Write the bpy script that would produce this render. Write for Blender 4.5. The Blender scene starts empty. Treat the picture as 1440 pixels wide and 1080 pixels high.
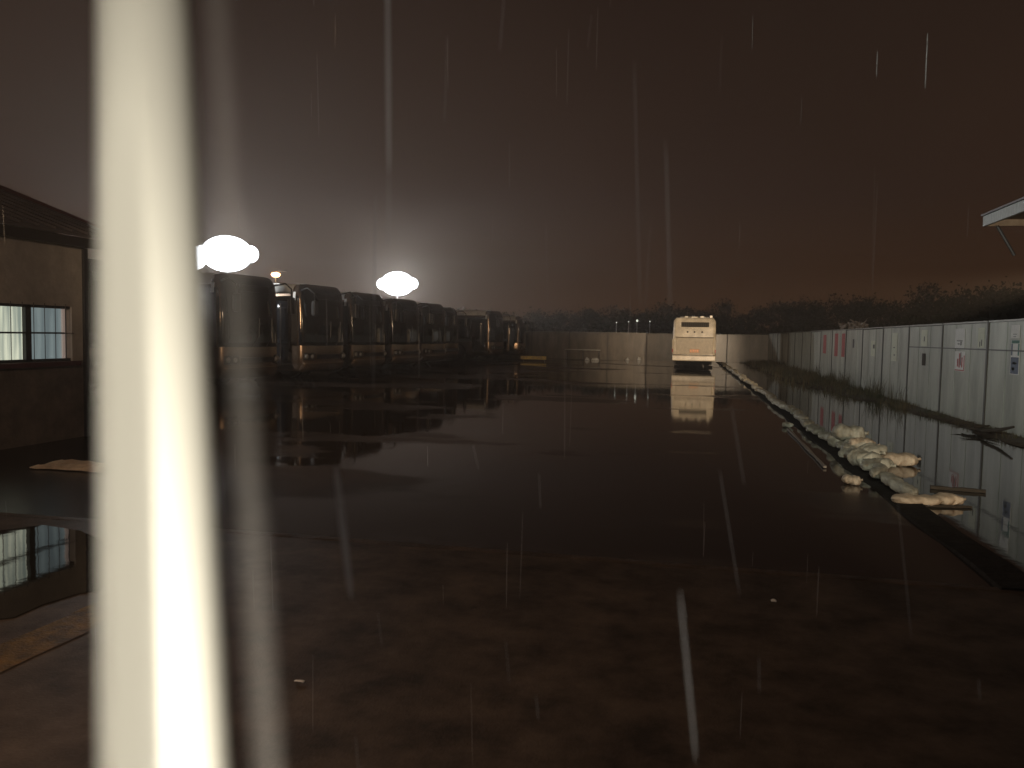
import bpy, bmesh, math, random
from mathutils import Vector, Matrix
R = math.radians
random.seed(7)
scene = bpy.context.scene
C = scene.collection

# ------------------------------------------------------------------ camera
F = 1130.0                      # focal length in pixels of the 1440 wide photograph
CAM = Vector((0, 0, 1.68))
psi = math.atan(243.8 / F); pit = math.atan(68.3 / F); rol = R(1.0)
fw = Vector((-math.sin(psi) * math.cos(pit), math.cos(psi) * math.cos(pit), -math.sin(pit)))
r0 = Vector((math.cos(psi), math.sin(psi), 0)); u0 = r0.cross(fw)
rt = r0 * math.cos(rol) + u0 * math.sin(rol); up = u0 * math.cos(rol) - r0 * math.sin(rol)
cd = bpy.data.cameras.new('camera'); cam = bpy.data.objects.new('camera', cd); C.objects.link(cam)
cam.matrix_world = Matrix(((rt.x, up.x, -fw.x, CAM.x), (rt.y, up.y, -fw.y, CAM.y), (rt.z, up.z, -fw.z, CAM.z), (0, 0, 0, 1)))
cd.sensor_width = 36; cd.lens = 36 * F / 1440; cd.clip_start = 0.01; cd.clip_end = 2000
cd.dof.use_dof = True; cd.dof.focus_distance = 32; cd.dof.aperture_fstop = 28.25 / 5.2
scene.camera = cam
def ray(px, py): return (rt * (px - 720) / F - up * (py - 540) / F + fw)
def ground(px, py, z=0.0):
    d = ray(px, py); return CAM + d * ((z - CAM.z) / d.z)
def at(px, py, depth): return CAM + ray(px, py) * depth

# ------------------------------------------------------------------ world: overcast night sky lit by a town
w = bpy.data.worlds.new('World'); scene.world = w; w.use_nodes = True
nt = w.node_tree; bg = nt.nodes['Background']
tc = nt.nodes.new('ShaderNodeTexCoord'); sx = nt.nodes.new('ShaderNodeSeparateXYZ')
nt.links.new(tc.outputs['Generated'], sx.inputs[0])
r1 = nt.nodes.new('ShaderNodeValToRGB'); nt.links.new(sx.outputs['Z'], r1.inputs[0])
e = r1.color_ramp.elements
e[0].position = 0.0; e[0].color = (0.036, 0.0150, 0.0055, 1)
e[1].position = 0.45; e[1].color = (0.0125, 0.0068, 0.0046, 1)
q = r1.color_ramp.elements.new(0.16); q.color = (0.020, 0.0098, 0.0058, 1)
n1 = nt.nodes.new('ShaderNodeTexNoise'); n1.inputs['Scale'].default_value = 2.2; n1.inputs['Detail'].default_value = 3
nt.links.new(tc.outputs['Generated'], n1.inputs['Vector'])
mr = nt.nodes.new('ShaderNodeMapRange'); mr.inputs['To Min'].default_value = 0.75; mr.inputs['To Max'].default_value = 1.25
nt.links.new(n1.outputs['Fac'], mr.inputs['Value'])
mul = nt.nodes.new('ShaderNodeVectorMath'); mul.operation = 'SCALE'
nt.links.new(r1.outputs['Color'], mul.inputs[0]); nt.links.new(mr.outputs['Result'], mul.inputs['Scale'])
nt.links.new(mul.outputs[0], bg.inputs['Color']); bg.inputs['Strength'].default_value = 1.2

# ------------------------------------------------------------------ unseen lamps out of frame, some added to brighten a part
def aim(o, target):
    o.rotation_euler = (Vector(target) - o.location).to_track_quat('-Z', 'Y').to_euler()
def spot(name, loc, target, power, col, size, radius, blend=0.5):
    l = bpy.data.lights.new(name, 'SPOT'); l.energy = power; l.color = col
    l.spot_size = R(size); l.spot_blend = blend; l.shadow_soft_size = radius
    o = bpy.data.objects.new(name, l); C.objects.link(o); o.location = loc; aim(o, target); return o
spot('unseen_warm_lamp', (4.95, 11.4, 2.6), (-0.1, 47, 1.0), 24000, (1.0, 0.74, 0.48), 15, 0.12, 0.8)  # unseen, set ahead of the camera to brighten the white coach
spot('unseen_warm_lamp', (-4.4, -1.0, 3.9), (-6.0, 50, 0.6), 8000, (1.0, 0.68, 0.40), 44, 0.12, 0.8)  # unseen, added to soften the white coach's shadow and light the coach corners
spot('unseen_warm_lamp', (5.0, -4.0, 2.2), (2.2, 50, 0.3), 2200, (1.0, 0.60, 0.32), 32, 0.10, 0.9)
spot('unseen_warm_lamp', (-4.2, -0.5, 3.9), (-4.0, 6.5, 0.0), 460, (1.0, 0.68, 0.46), 125, 0.15, 0.8)  # unseen, added as wide fill on left building, apron and near pole
spot('yard_lamp', (0.3, -2.0, 4.4), (5.2, 23, 0.8), 3200, (0.88, 1.0, 0.90), 36, 0.10, 0.9)
fl = bpy.data.lights.new('phone_lamp', 'POINT'); fl.energy = 4.4; fl.color = (1.0, 0.94, 0.82); fl.shadow_soft_size = 0.006
fo = bpy.data.objects.new('phone_lamp', fl); C.objects.link(fo); fo.location = CAM - fw * 0.0 - up * 0.085 - rt * 0.055

scene.view_settings.view_transform = 'Standard'; scene.view_settings.look = 'None'
scene.view_settings.exposure = 0; scene.view_settings.gamma = 1
scene.cycles.use_denoising = True; scene.cycles.max_bounces = 6; scene.cycles.volume_bounces = 0
scene.cycles.sample_clamp_indirect = 0.5; scene.cycles.sample_clamp_direct = 9; scene.cycles.use_adaptive_sampling = False

# ------------------------------------------------------------------ materials
def mat(name, col, rough=0.5, metal=0.0, var=0.0, scale=3.0, bump=0.0, bscale=20, emit=None, estr=0, spec=0.5, coat=0.0, stretch=(1, 1, 1), col2=None):
    m = bpy.data.materials.new(name); m.use_nodes = True; n = m.node_tree; b = n.nodes['Principled BSDF']
    b.inputs['Base Color'].default_value = (*col, 1); b.inputs['Roughness'].default_value = rough
    b.inputs['Metallic'].default_value = metal; b.inputs['Specular IOR Level'].default_value = spec
    b.inputs['Coat Weight'].default_value = coat; b.inputs['Coat Roughness'].default_value = 0.08
    t = n.nodes.new('ShaderNodeTexCoord'); mp = n.nodes.new('ShaderNodeMapping'); mp.inputs['Scale'].default_value = stretch
    n.links.new(t.outputs['Object'], mp.inputs[0])
    if var or col2:
        no = n.nodes.new('ShaderNodeTexNoise'); no.inputs['Scale'].default_value = scale; no.inputs['Detail'].default_value = 7
        no.inputs['Roughness'].default_value = 0.65
        n.links.new(mp.outputs[0], no.inputs['Vector'])
        cr = n.nodes.new('ShaderNodeValToRGB'); cr.color_ramp.elements[0].position = 0.36; cr.color_ramp.elements[1].position = 0.66
        c2 = col2 or tuple(c * (1 - var) for c in col)
        cr.color_ramp.elements[0].color = (*c2, 1); cr.color_ramp.elements[1].color = (*col, 1)
        n.links.new(no.outputs['Fac'], cr.inputs[0]); n.links.new(cr.outputs['Color'], b.inputs['Base Color'])
    if bump:
        nb = n.nodes.new('ShaderNodeTexNoise'); nb.inputs['Scale'].default_value = bscale; nb.inputs['Detail'].default_value = 5
        n.links.new(mp.outputs[0], nb.inputs['Vector'])
        bp = n.nodes.new('ShaderNodeBump'); bp.inputs['Strength'].default_value = bump; bp.inputs['Distance'].default_value = 0.02
        n.links.new(nb.outputs['Fac'], bp.inputs['Height']); n.links.new(bp.outputs[0], b.inputs['Normal'])
    if emit:
        b.inputs['Emission Color'].default_value = (*emit, 1); b.inputs['Emission Strength'].default_value = estr
    return m

def wet_ground(name, dry, water_level, near=False):
    """asphalt whose hollows hold water: a mirror where flooded, damp and rough where not"""
    m = bpy.data.materials.new(name); m.use_nodes = True; n = m.node_tree; b = n.nodes['Principled BSDF']; L = n.links.new
    t = n.nodes.new('ShaderNodeTexCoord')
    mp = n.nodes.new('ShaderNodeMapping'); mp.inputs['Scale'].default_value = (0.55, 1.0, 1); L(t.outputs['Object'], mp.inputs[0])
    big = n.nodes.new('ShaderNodeTexNoise'); big.inputs['Scale'].default_value = 0.32; big.inputs['Detail'].default_value = 6; big.inputs['Roughness'].default_value = 0.55
    L(mp.outputs[0], big.inputs['Vector'])
    wr = n.nodes.new('ShaderNodeMapRange'); wr.inputs['From Min'].default_value = water_level; wr.inputs['From Max'].default_value = water_level + 0.06
    sp = n.nodes.new('ShaderNodeSeparateXYZ'); L(t.outputs['Object'], sp.inputs[0])      # the yard drains away from the coaches
    sl = n.nodes.new('ShaderNodeMapRange'); sl.inputs['From Min'].default_value = -9; sl.inputs['From Max'].default_value = -1
    sl.inputs['To Min'].default_value = 0.0 if near else 0.085; sl.inputs['To Max'].default_value = 0.0 if near else -0.03; L(sp.outputs['X'], sl.inputs['Value'])
    ad0 = n.nodes.new('ShaderNodeMath'); L(big.outputs['Fac'], ad0.inputs[0]); L(sl.outputs[0], ad0.inputs[1])
    sy2 = n.nodes.new('ShaderNodeMapRange'); sy2.inputs['From Min'].default_value = 6; sy2.inputs['From Max'].default_value = 13
    sy2.inputs['To Min'].default_value = 0.0 if near else 0.11; sy2.inputs['To Max'].default_value = 0.0; L(sp.outputs['Y'], sy2.inputs['Value'])
    ad = n.nodes.new('ShaderNodeMath'); L(ad0.outputs[0], ad.inputs[0]); L(sy2.outputs[0], ad.inputs[1])
    L(ad.outputs[0], wr.inputs['Value'])                     # 0 = flooded, 1 = damp asphalt
    fine = n.nodes.new('ShaderNodeTexNoise'); fine.inputs['Scale'].default_value = 90; fine.inputs['Detail'].default_value = 4
    L(t.outputs['Object'], fine.inputs['Vector'])
    med = n.nodes.new('ShaderNodeTexNoise'); med.inputs['Scale'].default_value = 2.6; med.inputs['Detail'].default_value = 8; med.inputs['Roughness'].default_value = 0.7
    L(t.outputs['Object'], med.inputs['Vector'])
    cr = n.nodes.new('ShaderNodeValToRGB'); cr.color_ramp.elements[0].position = 0.35; cr.color_ramp.elements[1].position = 0.7
    cr.color_ramp.elements[0].color = (*[c * 0.3 for c in dry], 1); cr.color_ramp.elements[1].color = (*dry, 1)
    L(med.outputs['Fac'], cr.inputs[0])
    wc = n.nodes.new('ShaderNodeMixRGB'); wc.inputs[1].default_value = (*[c * 0.35 for c in dry], 1); L(wr.outputs[0], wc.inputs[0]); L(cr.outputs['Color'], wc.inputs[2])
    L(wc.outputs[0], b.inputs['Base Color'])
    rg = n.nodes.new('ShaderNodeMapRange'); rg.inputs['To Min'].default_value = 0.045; rg.inputs['To Max'].default_value = 0.62 if near else 0.24
    L(wr.outputs[0], rg.inputs['Value']); L(rg.outputs[0], b.inputs['Roughness'])
    # bumps: tiny ripples on water, grain on the asphalt
    rip = n.nodes.new('ShaderNodeTexNoise'); rip.inputs['Scale'].default_value = 5.5; rip.inputs['Detail'].default_value = 2
    L(t.outputs['Object'], rip.inputs['Vector'])
    b1 = n.nodes.new('ShaderNodeBump'); b1.inputs['Strength'].default_value = 0.035; b1.inputs['Distance'].default_value = 0.008; L(rip.outputs['Fac'], b1.inputs['Height'])
    st = n.nodes.new('ShaderNodeMath'); st.operation = 'MULTIPLY'; st.inputs[1].default_value = 0.75 if near else 0.3; L(wr.outputs[0], st.inputs[0])
    b2 = n.nodes.new('ShaderNodeBump'); b2.inputs['Distance'].default_value = 0.004; L(st.outputs[0], b2.inputs['Strength']); L(fine.outputs['Fac'], b2.inputs['Height'])
    L(b1.outputs[0], b2.inputs['Normal']); L(b2.outputs[0], b.inputs['Normal'])
    b.inputs['IOR'].default_value = 1.36; b.inputs['Specular IOR Level'].default_value = 0.3 if near else 0.5
    return m

M = {}
M['yard'] = wet_ground('flooded_asphalt', (0.050, 0.036, 0.029), 0.55)
M['apron'] = wet_ground('damp_asphalt', (0.125, 0.094, 0.072), 0.30, True)
M['flood'] = mat('flood_water', (0.03, 0.027, 0.02), 0.03, var=0.5, scale=0.8, bump=0.035, bscale=4)
M['earth'] = mat('wet_earth', (0.07, 0.05, 0.03), 0.5, var=0.6, scale=4, bump=0.9, bscale=9)
M['concrete'] = mat('wet_concrete', (0.20, 0.18, 0.15), 0.35, var=0.5, scale=5, bump=0.6, bscale=25)
M['seam'] = mat('joint_concrete', (0.11, 0.08, 0.06), 0.6, spec=.2, col2=(0.05, 0.038, 0.03), scale=2.2, bump=0.8, bscale=30)
M['ochre'] = mat('worn_ochre_paint', (0.19, 0.105, 0.018), 0.6, spec=.2, col2=(0.06, 0.04, 0.014), scale=9, bump=0.4, bscale=60)
M['panel'] = mat('pale_green_panel', (0.50, 0.52, 0.455), 0.38, col2=(0.25, 0.265, 0.23), scale=1.1, bump=0.10, bscale=14, stretch=(1.6, 1.6, 0.35))
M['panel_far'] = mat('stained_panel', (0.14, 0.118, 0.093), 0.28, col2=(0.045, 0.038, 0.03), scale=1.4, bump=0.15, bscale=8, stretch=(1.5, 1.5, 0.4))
M['post'] = mat('dark_joint', (0.03, 0.032, 0.03), 0.5)
M['capping'] = mat('zinc_capping', (0.22, 0.22, 0.2), 0.4, 0.5, var=0.4, scale=8)
M['silver'] = mat('champagne_paint', (0.38, 0.29, 0.22), 0.24, 0.85, var=0.15, scale=6)
M['black'] = mat('black_plastic', (0.012, 0.012, 0.014), 0.35)
M['blackmatte'] = mat('matt_black', (0.008, 0.008, 0.008), 0.9, spec=.05)
M['glass'] = mat('dark_glass', (0.006, 0.008, 0.011), 0.06, spec=0.6)
M['roofw'] = mat('white_roof_paint', (0.78, 0.80, 0.78), 0.35, var=0.25, scale=3, bump=0.05)
M['rubber'] = mat('rubber', (0.015, 0.015, 0.015), 0.8, bump=0.3)
M['rim'] = mat('steel_rim', (0.35, 0.35, 0.36), 0.3, 0.9)
M['lens'] = mat('lamp_lens', (0.55, 0.56, 0.56), 0.05, 0.6)
M['redlens'] = mat('red_lens', (0.35, 0.01, 0.01), 0.1)
M['yplate'] = mat('yellow_plate', (0.85, 0.62, 0.08), 0.4)
M['ink'] = mat('black_ink', (0.02, 0.02, 0.02), 0.6)
M['cwhite'] = mat('coach_white_paint', (0.78, 0.70, 0.55), 0.26, 0.0, var=0.38, scale=2.4, coat=0.5, bump=0.04, bscale=3)
M['coachgrey'] = mat('engine_panel_paint', (0.50, 0.43, 0.32), 0.5, 0.0, var=0.25, scale=5, coat=0.4, bump=0.06, bscale=5)
M['orange'] = mat('orange_reflective', (0.95, 0.30, 0.04), 0.35)
M['amber'] = mat('amber_plate', (0.42, 0.20, 0.07), 0.4)
M['brick'] = mat('plastered_wall', (0.21, 0.175, 0.14), 0.75, var=0.45, scale=3, bump=0.5, bscale=18)
M['brickup'] = mat('painted_wall', (0.60, 0.57, 0.52), 0.7, var=0.3, scale=2.5, bump=0.3, bscale=18)
M['roofsheet'] = mat('roof_sheet', (0.16, 0.15, 0.16), 0.4, 0.3, var=0.3, scale=6)
M['verge'] = mat('dark_red_verge', (0.10, 0.025, 0.025), 0.5, var=0.3, scale=6)
M['frame'] = mat('dark_frame', (0.03, 0.03, 0.032), 0.4)
M['glowjamb'] = mat('glowing_pale_jamb', (0.75, 0.66, 0.60), 0.5, emit=(1, .8, .7), estr=0.16)  # light on the jamb is put in as a faint glow of its own
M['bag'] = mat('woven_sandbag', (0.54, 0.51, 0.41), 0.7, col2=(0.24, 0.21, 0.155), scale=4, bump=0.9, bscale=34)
M['bag_lit'] = mat('warm_lit_sandbag', (0.74, 0.60, 0.44), 0.6, col2=(0.38, 0.28, 0.19), scale=4, bump=0.7, bscale=30)  # paler, warmer copy of the bag cloth; orange lamplight put into the colour
M['wood'] = mat('rotten_wood', (0.06, 0.045, 0.03), 0.7, var=0.4, scale=10, bump=0.8, stretch=(1, 8, 8))
M['palewood'] = mat('dead_twig', (0.34, 0.27, 0.21), 0.7, var=0.5, scale=20)
M['bark'] = mat('bark', (0.04, 0.03, 0.022), 0.9, var=0.4, bump=0.8)
M['leaf'] = mat('dark_foliage', (0.016, 0.020, 0.010), 0.9, spec=.1, var=0.5, scale=0.6)
M['weed'] = mat('dry_weed', (0.12, 0.088, 0.045), 0.8, col2=(0.03, 0.04, 0.018), scale=1.2)
M['steel'] = mat('galvanised_steel', (0.30, 0.30, 0.31), 0.35, 0.8, var=0.2, scale=8)
M['paper'] = mat('poster_paper', (0.80, 0.80, 0.78), 0.6, var=0.15, scale=9)
M['pale'] = mat('pale_paper', (0.70, 0.72, 0.58), 0.6, var=0.15, scale=9)
M['redp'] = mat('faded_red_paint', (0.50, 0.05, 0.05), 0.6, var=0.4, scale=9)
M['bluep'] = mat('faded_blue_ink', (0.13, 0.17, 0.26), 0.6, var=0.5, scale=26)
M['greenp'] = mat('faded_green_ink', (0.07, 0.22, 0.19), 0.6, var=0.4, scale=20)
M['yellow'] = mat('yellow_reflective', (0.85, 0.66, 0.12), 0.4, col2=(0.40, 0.33, 0.20), scale=5)
M['polemetal'] = mat('pole_paint', (0.80, 0.77, 0.67), 0.35, 0.0, coat=0.3)
M['cable'] = mat('grey_cord', (0.50, 0.46, 0.42), 0.6)
M['flood_on'] = mat('floodlight_glass', (1, 1, 1), 0.3, emit=(0.88, 0.93, 1.0), estr=9)
M['flood_on'].cycles.emission_sampling = 'NONE'
M['sodium_on'] = mat('sodium_glass', (1, .6, .3), 0.3, emit=(1.0, 0.50, 0.2), estr=26)
M['dist_on'] = mat('distant_lamp_glass', (1, 1, 1), 0.3, emit=(0.9, 1.0, 0.85), estr=0.8)
M['soffit'] = mat('canopy_soffit', (0.26, 0.21, 0.15), 0.7, var=0.2, scale=6)
M['fascia'] = mat('canopy_fascia', (0.55, 0.58, 0.57), 0.4, var=0.35, scale=7, stretch=(1, 3, 1))

# lit window pane: curtain folds in front of a lit room
def pane_mat(name, a, bcol, strength, sc):
    m = bpy.data.materials.new(name); m.use_nodes = True; n = m.node_tree; b = n.nodes['Principled BSDF']
    t = n.nodes.new('ShaderNodeTexCoord'); mp = n.nodes.new('ShaderNodeMapping'); mp.inputs['Scale'].default_value = (1, sc, 0.25)
    no = n.nodes.new('ShaderNodeTexNoise'); no.inputs['Scale'].default_value = 2.5; no.inputs['Detail'].default_value = 3
    cr = n.nodes.new('ShaderNodeValToRGB'); cr.color_ramp.elements[0].position = .38; cr.color_ramp.elements[1].position = .62
    cr.color_ramp.elements[0].color = (*bcol, 1); cr.color_ramp.elements[1].color = (*a, 1)
    n.links.new(t.outputs['Object'], mp.inputs[0]); n.links.new(mp.outputs[0], no.inputs['Vector']); n.links.new(no.outputs['Fac'], cr.inputs[0])
    n.links.new(cr.outputs['Color'], b.inputs['Emission Color']); b.inputs['Emission Strength'].default_value = strength
    b.inputs['Base Color'].default_value = (.05, .05, .05, 1); b.inputs['Roughness'].default_value = .15
    return m
M['pane_bright'] = pane_mat('curtained_pane', (0.66, 0.68, 0.52), (0.24, 0.28, 0.24), 1.0, 6)
M['pane_dim'] = pane_mat('frosted_pane', (0.17, 0.21, 0.21), (0.11, 0.14, 0.145), 1.0, 3)

rainm = bpy.data.materials.new('rain_water'); rainm.use_nodes = True
n = rainm.node_tree; n.nodes.clear()
o_ = n.nodes.new('ShaderNodeOutputMaterial'); a_ = n.nodes.new('ShaderNodeBsdfTranslucent'); b_ = n.nodes.new('ShaderNodeBsdfDiffuse'); t_ = n.nodes.new('ShaderNodeBsdfTransparent')
a_.inputs['Color'].default_value = (.9, .9, .9, 1); b_.inputs['Color'].default_value = (.9, .9, .9, 1)
m1 = n.nodes.new('ShaderNodeMixShader'); m2 = n.nodes.new('ShaderNodeMixShader'); m2.inputs[0].default_value = 0.28
n.links.new(a_.outputs[0], m1.inputs[1]); n.links.new(b_.outputs[0], m1.inputs[2]); n.links.new(t_.outputs[0], m2.inputs[1]); n.links.new(m1.outputs[0], m2.inputs[2]); n.links.new(m2.outputs[0], o_.inputs[0])
M['rain'] = rainm

# ------------------------------------------------------------------ mesh helpers
class MB:
    def __init__(s): s.v = []; s.f = []; s.smooth = False
    def add(s, vs, fs):
        b = len(s.v); s.v += [tuple(p) for p in vs]; s.f += [tuple(i + b for i in q) for q in fs]; return s
    def box(s, a, b):
        x0, y0, z0 = a; x1, y1, z1 = b
        return s.add([(x0,y0,z0),(x1,y0,z0),(x1,y1,z0),(x0,y1,z0),(x0,y0,z1),(x1,y0,z1),(x1,y1,z1),(x0,y1,z1)],
                     [(0,3,2,1),(4,5,6,7),(0,1,5,4),(1,2,6,5),(2,3,7,6),(3,0,4,7)])
    def tube(s, pts, rad, n=8, caps=True):
        pts = [Vector(p) for p in pts]; rads = rad if isinstance(rad, (list, tuple)) else [rad] * len(pts)
        rings = []
        for i, p in enumerate(pts):
            d = (pts[min(i + 1, len(pts) - 1)] - pts[max(i - 1, 0)]).normalized()
            a = d.cross(Vector((0, 0, 1)) if abs(d.z) < 0.9 else Vector((1, 0, 0))).normalized(); b = d.cross(a)
            rings.append([p + (a * math.cos(2 * math.pi * k / n) + b * math.sin(2 * math.pi * k / n)) * rads[i] for k in range(n)])
        vs = [q for r_ in rings for q in r_]; fs = []
        for i in range(len(pts) - 1):
            for k in range(n):
                fs.append((i * n + k, i * n + (k + 1) % n, (i + 1) * n + (k + 1) % n, (i + 1) * n + k))
        if caps: fs += [tuple(range(n))[::-1], tuple((len(pts) - 1) * n + k for k in range(n))]
        return s.add(vs, fs)
    def lathe(s, prof, centre, axis='y', n=20):
        cx, cy, cz = centre; vs = []; fs = []
        for (h, r_) in prof:
            for k in range(n):
                a = 2 * math.pi * k / n
                if axis == 'y': vs.append((cx + r_ * math.cos(a), cy + h, cz + r_ * math.sin(a)))
                elif axis == 'x': vs.append((cx + h, cy + r_ * math.cos(a), cz + r_ * math.sin(a)))
                else: vs.append((cx + r_ * math.cos(a), cy + r_ * math.sin(a), cz + h))
        for i in range(len(prof) - 1):
            for k in range(n): fs.append((i * n + k, i * n + (k + 1) % n, (i + 1) * n + (k + 1) % n, (i + 1) * n + k))
        fs += [tuple(range(n))[::-1], tuple((len(prof) - 1) * n + k for k in range(n))]
        return s.add(vs, fs)
    def grid(s, rows):
        n = len(rows[0]); vs = [p for r_ in rows for p in r_]
        return s.add(vs, [(i * n + k, i * n + k + 1, (i + 1) * n + k + 1, (i + 1) * n + k) for i in range(len(rows) - 1) for k in range(n - 1)])
    def build(s, name, m, parent=None, smooth=False, bevel=0, solid=0, loc=None):
        me = bpy.data.meshes.new(name); me.from_pydata(s.v, [], s.f); me.validate()
        bm = bmesh.new(); bm.from_mesh(me)
        if not solid and not getattr(s, 'open', False): bmesh.ops.recalc_face_normals(bm, faces=bm.faces)
        if bevel: bmesh.ops.bevel(bm, geom=bm.edges[:], offset=bevel, segments=2, affect='EDGES', profile=.5)
        bm.to_mesh(me); bm.free()
        me.materials.append(M[m] if isinstance(m, str) else m)
        if smooth:
            for p in me.polygons: p.use_smooth = True
        o = bpy.data.objects.new(name, me); C.objects.link(o)
        if parent: o.parent = parent
        if solid:
            md = o.modifiers.new('thickness', 'SOLIDIFY'); md.thickness = solid; md.offset = 0
        if loc is not None: o.location = loc
        return o
def tag(o, label=None, cat=None, group=None, kind=None):
    if label: o['label'] = label
    if cat: o['category'] = cat
    if group: o['group'] = group
    if kind: o['kind'] = kind
    return o
def empty(name, loc, rz=0):
    o = bpy.data.objects.new(name, None); C.objects.link(o); o.location = loc; o.rotation_euler = (0, 0, rz); o.empty_display_size = .2; return o
def copy_tree(o, parent=None):
    c = o.copy(); C.objects.link(c)
    if parent: c.parent = parent
    for ch in list(o.children): copy_tree(ch, c)
    return c

# ------------------------------------------------------------------ ground
def sheet(name, x0, x1, y0, y1, z, m, nx=1, ny=1):
    b = MB(); b.open = True
    b.grid([[(x0 + (x1 - x0) * i / nx, y0 + (y1 - y0) * j / ny, z) for i in range(nx + 1)] for j in range(ny + 1)])
    return tag(b.build(name, m), kind='structure')
sheet('ground', -500, 500, -200, 800, -0.02, 'earth')
sheet('yard', -40, 2.15, 6.0, 60, 0.0, 'yard')
ap = MB(); ap.open = True
ap.grid([[(x, y, 0.006) for x in (-40, -10, 0, 6.5)] for y in (-30, 0, 5.93)])
tag(ap.build('apron', 'apron'), kind='structure')
# concrete joint between apron and yard, slightly proud and broken
jb = MB(); rows = []
for i in range(121):
    x = -9 + 11.3 * i / 120; wv = 0.006 * math.sin(i * .31) + random.uniform(-.006, .006)
    rows.append([(x, 5.93 + wv - .02, 0.002), (x, 5.95 + wv, 0.011 + random.uniform(-.003, .003)), (x, 6.02 + wv * .5, 0.011 + random.uniform(-.003, .003)), (x, 6.06 + wv, 0.002)])
jb.grid(rows); jb.open = True
tag(jb.build('concrete_joint', 'seam'), kind='structure')
# ochre kerb line at the left
ln = MB(); ln.open = True; ln.grid([[(-3.47 + random.uniform(-.012, .012), y * .1, 0.011), (-3.18 + random.uniform(-.012, .012), y * .1, 0.011)] for y in range(0, 47)])
tag(ln.build('painted_line', 'ochre'), kind='structure')
# flooded strip by the right wall
fw_ = MB(); fw_.open = True; fw_.grid([[(x, y, -0.004) for x in (2.45, 4, 5.75)] for y in (4.6, 20, 40, 60)])
tag(fw_.build('flood_water', 'flood'), kind='structure')
# puddle standing on the apron by the outbuilding
pts = []
for (px, py) in ((-160, 770), (-60, 742), (0, 746), (60, 738), (112, 746), (150, 762), (165, 800), (140, 832), (112, 834), (60, 850), (20, 868), (-40, 876), (-160, 900)):
    g = ground(px, py, .012); pts.append((g.x, g.y, .012))
pm = MB(); pm.open = True; pm.add(pts, [tuple(range(len(pts)))]); tag(pm.build('puddle', 'flood'), kind='structure')
# low kerb between yard and flooded strip
kb = MB(); rows = []
for i in range(160):
    y = 5.95 + i * 54.0 / 159; dx = .02 * math.sin(i * .7)
    rows.append([(2.12 + dx, y, -.03), (2.14 + dx, y, 0.02 + random.uniform(-.01, .01)), (2.42 + dx, y, 0.03 + random.uniform(-.012, .012)), (2.48 + dx, y, -.03)])
kb.grid(rows); kb.open = True
tag(kb.build('kerb', mat('muddy_kerb', (.03, .025, .02), .9, spec=.08, var=.5, scale=8, bump=1, bscale=20)), kind='structure')
# earth bank along the wall
bk = MB(); rows = []
for i in range(90):
    y = 13 + i * 47 / 89; wd = 0.28 + max(0, min(1, (y - 21) / 14)) * 1.6 + .12 * math.sin(y * 1.3) + .08 * math.sin(y * 3.1)
    rows.append([(5.75, y, .07)] + [(5.75 - wd * k / 5, y, .07 * (1 - (k / 5) ** 2) + random.uniform(-.012, .018) - .012 * (k == 5)) for k in range(1, 6)])
bk.grid(rows); bk.open = True
tag(bk.build('earth_bank', 'earth', smooth=True), kind='structure')

# ------------------------------------------------------------------ walls
def wall(name, label, start, direction, n_pan, pan_w, h, m, rail_from=None):
    """panel wall; local x runs along it, local -y faces the yard"""
    root = empty(name, start, math.atan2(direction[1], direction[0])); tag(root, label, 'wall')
    for i in range(n_pan):
        b = MB(); x0 = i * pan_w + .03; x1 = (i + 1) * pan_w - .03; dz = random.uniform(-.012, .012)
        for (g0, g1) in [(0, .32), (.335, .66), (.675, 1)]:
            b.box((x0 + (x1 - x0) * g0, 0.0 + random.uniform(-.003, .003), 0), (x0 + (x1 - x0) * g1, .05, h + dz))
        b.box((x0, .012, 0), (x1, .04, h + dz - .004))
        b.build('panel', m, root)
        p = MB().box((i * pan_w - .035, -.022, 0), (i * pan_w + .035, .07, h + .03)).build('post', 'post', root)
        if rail_from is not None and i <= rail_from:
            MB().box((x0, -.012, h * .735), (x1, -.004, h * .735 + .03)).build('rail', 'post', root)
    MB().box((n_pan * pan_w - .035, -.022, 0), (n_pan * pan_w + .035, .07, h + .03)).build('post', 'post', root)
    b = MB()
    for i in range(n_pan): b.box((i * pan_w + .04, -.018, h + .015), ((i + 1) * pan_w - .04, .068, h + .05))
    b.build('capping', 'capping', root)
    return root
# right wall: joints at y = 17.3 + k * 2.85
yr0 = 17.3 - 2.85
# faces -x: local -y must point to -x, so local x runs along -y: start at the far end
NP = 16
WH = 2.08
rw = wall('boundary_wall', 'long pale green grey panel wall along the right side of the yard', (5.75, yr0 + NP * 2.85, 0), (0, -1), NP, 2.85, WH, 'panel')
for k in (13, 14, 15):
    x0 = k * 2.85 + .03
    MB().box((x0, -.014, 1.55), (x0 + 2.79, -.004, 1.575)).build('rail', 'post', rw)
fwall = wall('boundary_wall', 'low stained panel wall closing the far end of the yard behind the white coach', (5.75 - 13 * 2.87, 60.05, 0), (1, 0), 13, 2.87, 1.98, 'panel_far')

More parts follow.
